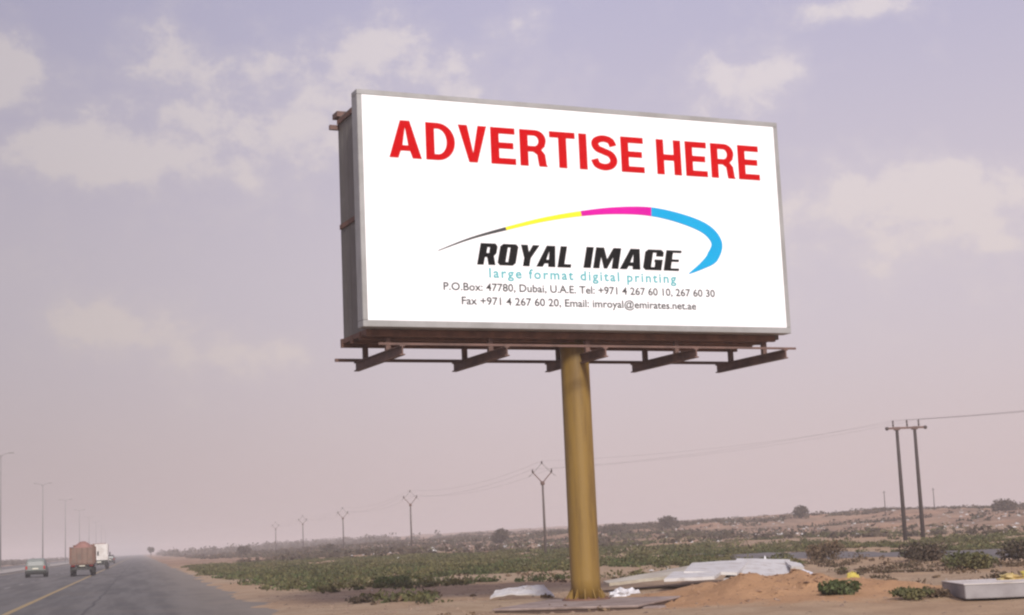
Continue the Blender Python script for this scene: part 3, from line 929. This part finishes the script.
x_, y_ = scatter(5200, (4.2, 24), (28, 62), lambda x, y, s, t: np.clip(.5 + .5 * vn(x / 3, y / 3), 0, 1), 41)
pebbles('stones', 'small stones strewn over the sand', 'stones', x_, y_, (.015, .085), 'stone', 51)
x_, y_ = scatter(420, (6, 45), (40, 110), lambda x, y, s, t: np.clip(.2 + .8 * vn(x / 4 + 3, y / 4), 0, 1), 42)
pebbles('litter', 'white scraps of litter blown among the weeds', 'litter', x_, y_, (.03, .13), 'white_bits', 52)
x_, y_ = scatter(2600, (25, 170), (150, 380), lambda x, y, s, t: np.clip(.35 + .9 * vn(x / 22 + 1, y / 16), 0, 1), 43)
pebbles('rubble', 'pale rubble speckling the reddish flats far behind the post', 'rubble', x_, y_, (.15, .55), 'white_bits', 54)
r2 = np.random.default_rng(77)
mx, my = MOUND[0] + r2.normal(size=420) * 2.0, MOUND[1] - .6 + r2.normal(size=420) * 1.7
pebbles('clods', 'clods of red earth on the sand heap', 'clods', mx, my, (.02, .11), 'clod', 53)


def bush(name, label, x, y, rr, hh, mat, k, leaf, seed, grp=None, trunk=0.0):
    z = ground_z(x, y)
    o = empty(name, (x, y, z), 0, label, 'bush' if not trunk else 'tree', grp)
    r_ = np.random.default_rng(seed)
    # several lobes of leaves
    c = []
    nl = 7
    for i in range(nl):
        a = 6.28 * i / nl + r_.random(); q = r_.uniform(.15, .62)
        lc = np.array([math.cos(a) * q * rr, math.sin(a) * q * rr, trunk + hh * r_.uniform(.30, .62)])
        d = r_.normal(size=(k // nl, 3)); d /= np.linalg.norm(d, axis=1)[:, None]
        c.append(lc + d * (r_.random((k // nl, 1)) ** .4) * np.array([rr * .5, rr * .5, hh * .42]))
    c = np.concatenate(c); c[:, 2] = np.maximum(c[:, 2], .02 + trunk * .8)
    v, q = leaves(c, r_.uniform(leaf[0], leaf[1], len(c)), r_)
    np_mesh('foliage', v, q, mat, o)
    st = MB()
    for i in range(6):
        a = 6.28 * i / 6 + r_.random(); q = r_.uniform(.25, .6) * rr
        st.tube([(0, 0, -.05 + trunk * .0), (math.cos(a) * q * .35, math.sin(a) * q * .35, trunk + hh * .2), (math.cos(a) * q, math.sin(a) * q, trunk + hh * .62)], [rr * .05, rr * .035, rr * .012], 5)
    st.build('stems' if not trunk else 'trunk', 'bark', o)
    return o


bush('bush', 'rounded bright green bush in front of the yellow bag', 7.4, 37.4, .62, .36, 'leaf_bright', 1500, (.03, .07), 61)
bush('bush', 'low brown and green bush left of the pale slab', 8.55, 34.9, .55, .26, 'leaf_weed', 800, (.03, .06), 62)
bush('bush', 'small straw-brown tuft beside the pale slab corner', 9.15, 35.4, .36, .22, 'leaf_dry', 500, (.03, .06), 63)
bush('bush', 'olive bush between the grey track and the pale slab', 15.6, 55.2, 1.1, .75, 'leaf_weed', 1500, (.04, .09), 64)
bush('bush', 'dark bush at the right edge before the grey track', 20.7, 64.5, 1.3, .95, 'leaf_dark', 1500, (.05, .10), 65)
bush('bush', 'brownish bush in front of the grey track below the twin pole', 16.8, 66.5, 1.2, .9, 'leaf_dark', 1500, (.05, .10), 66)
bush('bush', 'reddish-brown bush just right of the white sheets', 14.2, 75.0, 1.1, .95, 'leaf_dry', 1300, (.05, .10), 67)
bush('bush', 'bright green clump amid the weeds left of the post', -5.0, 60.5, .8, .40, 'leaf_bright', 1300, (.035, .075), 69)
bush('bush', 'small dark tuft on the sand verge beside the road', -4.9, 47.0, .5, .25, 'leaf_dark', 600, (.03, .06), 70)
# bushes standing on the skyline
for (lab, x, y, rr, hh, sd_) in (
        ('large dark dome of a bush on the skyline left of the post', -4.2, 300, 2.6, 2.8, 81),
        ('broad dark bush on the skyline right of the post', 30.8, 330, 3.2, 3.0, 82),
        ('dark bush on the skyline above the right end of the sheets', 58.6, 330, 2.6, 2.8, 83),
        ('low dark bush on the skyline just behind the yellow post', 18.6, 320, 3.0, 1.7, 84),
        ('dark bush on the skyline at the far right', 92.0, 300, 3.0, 2.3, 85),
        ('small dark bush on the skyline near the second lamp-like pole', -36.5, 300, 1.5, 2.0, 86),
        ('hazy round bush on the skyline near the farthest poles', -63.5, 360, 2.0, 2.4, 87)):
    bush('skyline_bush', lab, x, y, rr, hh, 'leaf_dark', 1100, (.14, .32), sd_, 'bushes on the skyline')
bush('roadside_tree', 'far round-crowned tree where the road meets the horizon', *road_pt(4.2, 640)[:2], 1.5, 2.4, 'leaf_dark', 900, (.15, .3), 90, trunk=1.9)

# ------------------------------------------------------------------ poles and wires
def wire_thing(name, label, a, b_, sag, grp, r_=.022):
    a, b_ = Vector(a), Vector(b_)
    pts = []
    for i in range(17):
        t = i / 16; p = a.lerp(b_, t); p.z -= sag * 4 * t * (1 - t); pts.append(p)
    return tag(MB().tube(pts, r_, 5).build(name, 'wire', None, True), label, 'cable', grp)


# twin-pole (H-frame)
HX, HY = 34.55, 139.2
hz = ground_z(HX, HY)
HYAW = R(2)
hp = empty('twin_power_pole', (HX, HY, hz), HYAW, 'dark twin-pole power support with a crossarm on the right', 'power pole')
HH = 10.05 - hz
for dxp in (-.80, .80):
    p_ = MB().tube([(dxp, 0, -.3), (dxp, 0, HH * .5), (dxp, 0, HH)], [.20, .17, .14], 10).build('pole', 'pole_wood', hp, True)
    MB().box((dxp, 0, HH - .15), (.5, .42, .28), .03).build('clamp', 'dark_steel', p_)
MB().box((0, -.16, HH - .12), (3.55, .12, .18)).build('crossarm', 'dark_steel', hp)
ins = []
for dxp in (-1.15, .1, 1.15):
    MB().tube([(dxp, -.16, HH - .03), (dxp, -.16, HH + .12), (dxp, -.16, HH + .22), (dxp, -.16, HH + .50), (dxp, -.16, HH + .58)], [.03, .10, .06, .09, .03], 8).build('insulator', 'insulator', hp, True)
    ins.append(Vector((dxp, -.16, HH + .58)))
for dxp in (-1.72, 1.72):
    MB().tube([(dxp, -.16, HH - .30), (dxp, -.16, HH - .22), (dxp, -.16, HH - .05), (dxp, -.16, HH + .02)], [.05, .16, .18, .08], 8).build('arrester', 'insulator', hp, True)

# single poles with a diamond head, marching along the road
def make_diamond_pole():
    o = empty('power_pole', (0, 0, 0))
    MB().tube([(0, 0, -.3), (0, 0, 3.2), (0, 0, 6.5)], [.13, .11, .09], 8).build('pole', 'weathered_pole', o, True)
    MB().box((0, 0, 6.42), (.34, .30, .34), .03).build('collar', 'dark_steel', o)
    for s_ in (-1, 1):
        MB().bar((s_ * .06, 0, 6.5), (s_ * .82, 0, 7.35), .085, .085).build('fork_arm', 'dark_steel', o)
        MB().bar((s_ * .82, 0, 7.35), (0, 0, 8.22), .05, .05).build('top_brace', 'galv', o)
        i_ = MB().tube([(s_ * .84, 0, 7.30), (s_ * .86, 0, 7.42), (s_ * .88, 0, 7.55), (s_ * .88, 0, 7.70)], [.03, .10, .07, .03], 7).build('insulator', 'insulator', o, True)
        MB().bar((s_ * .84, 0, 7.34), (s_ * 1.25, 0, 7.05), .05, .05).build('side_spur', 'galv', o)
    MB().tube([(0, 0, 8.15), (0, 0, 8.25), (0, 0, 8.42)], [.05, .09, .03], 7).build('insulator', 'insulator', o, True)
    return o


pp0 = make_diamond_pole()
plabs = ['nearest diamond-headed power pole, just left of the yellow post', 'second diamond-headed power pole along the line',
         'third diamond-headed power pole, faint in the haze', 'fourth diamond-headed power pole, fainter and smaller',
         'fifth diamond-headed power pole, far off in the haze', 'sixth diamond-headed power pole, almost lost in the haze']
heads = []
spots = [(35.6, 138), (35.6, 210), (35.6, 283), (35.6, 355), (35.6, 428)]
for i, (s_, t_) in enumerate(spots):
    o = pp0 if i == 0 else copy_tree(pp0)
    x, y, _ = road_pt(s_, t_)
    z = min(ground_z(x, y), .55)
    o.location = (x, y, min(ground_z(x, y), .3)); o.rotation_euler = (0, 0, -RD * .5 + R((3, -4, 5, -2, 4, 0)[i]))
    tag(o, plabs[i], 'power pole', 'diamond-headed poles along the power line')
    heads.append((x, y, o.location.z))
WG = 'power line cables'
for i in range(len(heads) - 1):
    a, b_ = heads[i], heads[i + 1]
    for dxp, dz, w in ((-.88, 7.7, 'left'), (0, 8.42, 'top'), (.88, 7.7, 'right')):
        wire_thing('power_cable', '%s cable between diamond-headed poles %s' % (w, ('one and two', 'two and three', 'three and four', 'four and five', 'five and six')[i]),
                   (a[0] + dxp, a[1], a[2] + dz), (b_[0] + dxp, b_[1], b_[2] + dz), .9, WG, .006)
hm = Matrix.Rotation(HYAW, 4, 'Z')
hp2 = copy_tree(hp)
hp2.location = (58.0, 100.0, ground_z(58, 100)); tag(hp2, 'dark twin-pole power support beyond the right edge', 'power pole')
for k, q in enumerate(ins):
    w = ('left', 'middle', 'right')[k]
    p = hm @ q + Vector((HX, HY, hz)); p2 = hm @ q + hp2.location
    wire_thing('power_cable', '%s cable leaving the twin pole towards the right edge' % w, p, p2, .5, WG, .008)
    a = heads[0]; e = ((-.88, 7.7), (0, 8.42), (.88, 7.7))[k]
    wire_thing('power_cable', '%s cable from the twin pole down to the nearest diamond-headed pole' % w, p, (a[0] + e[0], a[1], a[2] + e[1]), .6, WG, .005)

# slim far posts on the right skyline
for lab, x, y, h in (('thin far post on the skyline left of the twin pole', 74.0, 320, 4.8),
                     ('thin far post on the skyline right of the twin pole', 84.0, 320, 4.4)):
    o = empty('far_post', (x, y, ground_z(x, y)), 0, lab, 'post', 'thin posts on the skyline')
    MB().tube([(0, 0, -.3), (0, 0, h)], [.10, .07], 6).build('shaft', 'pole_wood', o, True)
    MB().bar((-.35, 0, h - .3), (.35, 0, h - .3), .06).build('crossarm', 'pole_wood', o)

# highway lamps on the median
def make_lamp():
    o = empty('street_lamp', (0, 0, 0))
    MB().tube([(0, 0, -.1), (0, 0, 8), (0, 0, 16.0)], [.13, .095, .06], 10).build('column', 'galv', o, True)
    MB().box((0, 0, .12), (.5, .5, .3), .04).build('base', 'galv', o)
    for s_ in (-1, 1):
        a_ = MB().tube([(0, 0, 15.8), (s_ * .4, 0, 16.15), (s_ * 1.1, 0, 16.3)], [.04, .04, .03], 6).build('arm', 'galv', o, True)
        MB().box((s_ * 1.4, 0, 16.32), (.7, .26, .12), .05).build('lamp_head', 'lamp_head', a_)
    return o


lp = make_lamp()
ordn = ['nearest', 'second', 'third', 'fourth', 'fifth', 'sixth', 'seventh', 'eighth']
for i in range(8):
    o = lp if i == 0 else copy_tree(lp)
    o.location = road_pt(-18.8, 229 + i * 98, .16); o.rotation_euler = (0, 0, -RD)
    tag(o, '%s twin-armed street lamp on the highway median counting from the left edge' % ordn[i], 'street lamp', 'street lamps along the median')

# ------------------------------------------------------------------ vehicles (x right, y forward)
def wheel(parent, x, y, r_, w, mat='rubber'):
    n = 20; mb = MB()
    v, f = [], []
    prof = [(-w / 2, r_ * .6), (-w / 2, r_ * .93), (-w * .38, r_), (w * .38, r_), (w / 2, r_ * .93), (w / 2, r_ * .6)]
    for k in range(n):
        a = 2 * math.pi * k / n
        for (dx_, q) in prof: v.append((x + dx_, y + q * math.cos(a), r_ + q * math.sin(a)))
    for k in range(n):
        for j in range(5):
            a0, b0 = k * 6 + j, ((k + 1) % n) * 6 + j
            f.append((a0, b0, b0 + 1, a0 + 1))
    t = mesh('wheel', v, f, mat, parent, True)
    MB().tube([(x - w * .42, y, r_), (x + w * .42, y, r_)], r_ * .62, 16).build('rim', 'rim', t)
    return t


def loft(sections):
    """sections: list of (y, [(x,z)...]) right half outlines from bottom centre to top centre, mirrored"""
    v, f = [], []
    n = None
    for (y, half) in sections:
        ring = [(x, y, z) for (x, z) in half] + [(-x, y, z) for (x, z) in reversed(half)]
        n = len(ring); v += ring
    for i in range(len(sections) - 1):
        for k in range(n):
            j = (k + 1) % n
            f.append((i * n + k, i * n + j, i * n + n + j, i * n + n + k))
    f.append(tuple(range(n))[::-1]); f.append(tuple((len(sections) - 1) * n + k for k in range(n)))
    return v, f


def make_car(name, label, loc, paint):
    o = empty(name, loc, -RD, label, 'car', 'vehicles on the highway')
    def sec(y, wl, zs_, wr, zr, zb): return (y, [(wl * .92, zb), (wl, zb + .22), (wl, zs_ - .08), (wl * .97, zs_), (wr, zr - .06), (wr * .85, zr)])
    S_ = [sec(-2.25, .86, .92, .78, 1.05, .42), sec(-2.15, .93, 1.02, .76, 1.45, .34), sec(-1.85, .95, 1.04, .75, 1.68, .32), sec(-.6, .95, 1.04, .76, 1.74, .30),
          sec(.35, .95, 1.02, .74, 1.70, .30), sec(1.05, .95, 1.0, .80, 1.06, .30), sec(2.0, .92, .86, .80, .92, .32), sec(2.3, .82, .74, .7, .78, .40)]
    v, f = loft(S_); body = mesh('body', v, f, paint, o)
    def pane(nm, pts):
        nrm = (Vector(pts[1]) - Vector(pts[0])).cross(Vector(pts[2]) - Vector(pts[0])).normalized() * .012
        p = [Vector(q) + nrm for q in pts] + [Vector(q) - nrm for q in pts]
        return mesh(nm, p, [(0, 1, 2, 3), (7, 6, 5, 4), (0, 4, 5, 1), (1, 5, 6, 2), (2, 6, 7, 3), (3, 7, 4, 0)], 'glass_dark', o)
    pane('rear_window', [(-.70, -2.262, 1.08), (.70, -2.262, 1.08), (.62, -2.165, 1.45), (-.62, -2.165, 1.45)])
    for s_ in (-1, 1):
        pane('side_window', [(s_ * .935, -1.75, 1.10), (s_ * .935, -.2, 1.10), (s_ * .795, -.2, 1.56), (s_ * .79, -1.7, 1.56)])
        pane('side_window', [(s_ * .935, -.12, 1.10), (s_ * .93, .72, 1.10), (s_ * .80, .30, 1.52), (s_ * .795, -.12, 1.56)])
        MB().box((s_ * .80, -2.235, .90), (.16, .10, .30), .02).build('tail_light', 'tail_red', o)
        MB().box((s_ * 1.04, .62, 1.08), (.18, .12, .14), .03).build('mirror', paint, o)
    MB().box((0, -2.27, .52), (1.80, .24, .26), .05).build('bumper', 'car_dark', o)
    MB().box((0, -2.0, .36), (1.5, .5, .2), .03).build('underbody', 'car_dark', o)
    MB().box((0, -2.30, .80), (.52, .03, .13)).build('number_plate', 'plate', o)
    for s_ in (-1, 1):
        for y in (-1.4, 1.4): wheel(o, s_ * .82, y, .37, .26)
    return o


make_car('car', 'silver-grey car in the middle lane left of the tipper truck', road_pt(-9.5, 156, 0), 'car_paint')
make_car('car', 'tiny dark car far ahead near the vanishing point', road_pt(-5.9, 330, 0), 'van_dark')


def truck_base(o, wid, ln, axles, wr=.50):
    for s_ in (-1, 1):
        MB().box((s_ * .42, -ln / 2 + ln / 2, .82), (.14, ln, .22)).build('chassis_rail', 'car_dark', o)
        for y in axles:
            wheel(o, s_ * (wid / 2 - .18), y, wr, .32)
        MB().box((s_ * (wid / 2 - .22), axles[0] - .72, .62), (.42, .03, .55)).build('mud_flap', 'rubber', o)
        MB().box((s_ * (wid / 2 - .25), -ln / 2 + .02, .95), (.34, .08, .16), .02).build('tail_light', 'tail_red', o)
    MB().box((0, -ln / 2 + .0, .66), (wid * .86, .12, .18), .02).build('under_run_bar', 'car_dark', o)
    MB().box((0, -ln / 2 - .06, .94), (.52, .02, .14)).build('number_plate', 'plate', o)


def make_cab(o, wid, y0, hgt, mat):
    sec = lambda y, zr, k: (y, [(wid / 2 * .96, .70), (wid / 2, .85), (wid / 2, 1.65), (wid / 2 * .98, 1.75), (wid / 2 * k, zr - .10), (wid / 2 * k * .9, zr)])
    v, f = loft([sec(y0, hgt - .02, .94), sec(y0 + .9, hgt, .94), sec(y0 + 1.35, hgt - .08, .92), sec(y0 + 1.75, 1.85, .97), sec(y0 + 1.85, 1.2, .95)])
    c = mesh('cab', v, f, mat, o)
    for s_ in (-1, 1):
        MB().box((s_ * (wid / 2 - .025), y0 + .75, 1.98), (.06, .85, .52), .01).build('side_window', 'glass_dark', c)
        MB().box((s_ * (wid / 2 + .16), y0 + 1.5, 1.95), (.14, .10, .42), .03).build('mirror', 'car_dark', c)
    MB().box((0, y0 - .005, 2.05), (wid * .55, .03, .42), .005).build('rear_window', 'glass_dark', c)
    return c


def make_tipper(label, loc):
    o = empty('tipper_truck', loc, -RD, label, 'truck', 'vehicles on the highway')
    wid, ln = 2.1, 6.6
    truck_base(o, wid, ln, (-2.2, -1.05, 2.55))
    make_cab(o, wid, 1.75, 2.75, 'truck_white')
    b_ = MB(); y0, y1, z0, z1 = -3.5, 1.45, 1.08, 2.55
    b_.box((0, (y0 + y1) / 2, z0), (wid, y1 - y0, .12)); 
    for s_ in (-1, 1): b_.box((s_ * (wid / 2 - .04), (y0 + y1) / 2, (z0 + z1) / 2 + .06), (.08, y1 - y0, z1 - z0))
    b_.box((0, y1 - .04, (z0 + z1) / 2 + .16), (wid - .17, .08, z1 - z0 + .2))
    bd = b_.build('tipper_body', 'tipper', o)
    tg = MB().box((0, y0 + .02, (z0 + z1) / 2 + .02), (wid - .17, .09, z1 - z0 - .1), .01).build('tailgate', 'tailgate_paint', o)
    for k in range(5): MB().box((-.92 + k * .46, y0 - .05, (z0 + z1) / 2 + .02), (.08, .05, z1 - z0 - .12)).build('tailgate_rib', 'tipper', tg)
    for s_ in (-1, 1):
        for k in range(7): MB().box((s_ * (wid / 2 + .03), y0 + .2 + k * .76, (z0 + z1) / 2 + .06), (.05, .10, z1 - z0 - .02)).build('side_rib', 'tipper', bd)
    v, f = [], []
    nx, ny = 10, 16
    for j in range(ny + 1):
        for i in range(nx + 1):
            x, y = -1 + 2 * i / nx, j / ny
            v.append((x * (wid / 2 - .1), y0 + .12 + y * (y1 - y0 - .25), z1 - .22 + .80 * (1 - x * x) * math.sin(math.pi * min(1, y * 1.05)) * (.75 + .4 * y) + .06 * math.sin(i * 3.1 + j * 2.3)))
    for j in range(ny):
        for i in range(nx):
            a = j * (nx + 1) + i; f.append((a, a + 1, a + nx + 2, a + nx + 1))
    mesh('load', v, f, 'load', o, True)
    return o


make_tipper('tipper truck with rusty orange body driving away on the left', road_pt(-5.05, 150, 0))


def make_box_truck(label, loc):
    o = empty('box_truck', loc, -RD, label, 'truck', 'vehicles on the highway')
    wid, ln = 2.2, 6.4
    truck_base(o, wid, ln, (-1.9, 2.3), .46)
    make_cab(o, 2.1, 1.45, 2.55, 'truck_white')
    b_ = MB().box((0, -.95, 2.12), (wid, 4.5, 2.1), .04).build('cargo_box', 'truck_white', o)
    for s_ in (-1, 1): MB().box((s_ * .53, -3.215, 2.12), (1.0, .03, 1.9), .008).build('rear_door', 'truck_white', b_)
    MB().box((0, -3.22, 1.02), (2.1, .06, .3)).build('tail_lift', 'car_dark', o)
    MB().box((0, -.9, 3.20), (1.6, 2.2, .10), .02).build('roof_rack', 'tipper', b_)
    return o


make_box_truck('white box truck directly ahead of the tipper truck', road_pt(-5.0, 208, 0))

# ------------------------------------------------------------------ air
hm_ = bpy.data.materials.new('haze'); hm_.use_nodes = True
hn = hm_.node_tree; hn.nodes.clear()
ho = hn.nodes.new('ShaderNodeOutputMaterial'); pv = hn.nodes.new('ShaderNodeVolumePrincipled')
pv.inputs['Color'].default_value = (.875, .812, .81, 1)
pv.inputs['Density'].default_value = .0008
pv.inputs['Anisotropy'].default_value = 0.0
hn.links.new(pv.outputs[0], ho.inputs['Volume'])
MATS['haze'] = hm_
hb = MB().box((0, 0, 7.5), (6400, 6400, 20.0)).build('haze', 'haze')
tag(hb, 'thin dusty haze over the whole plain', 'haze', kind='stuff')
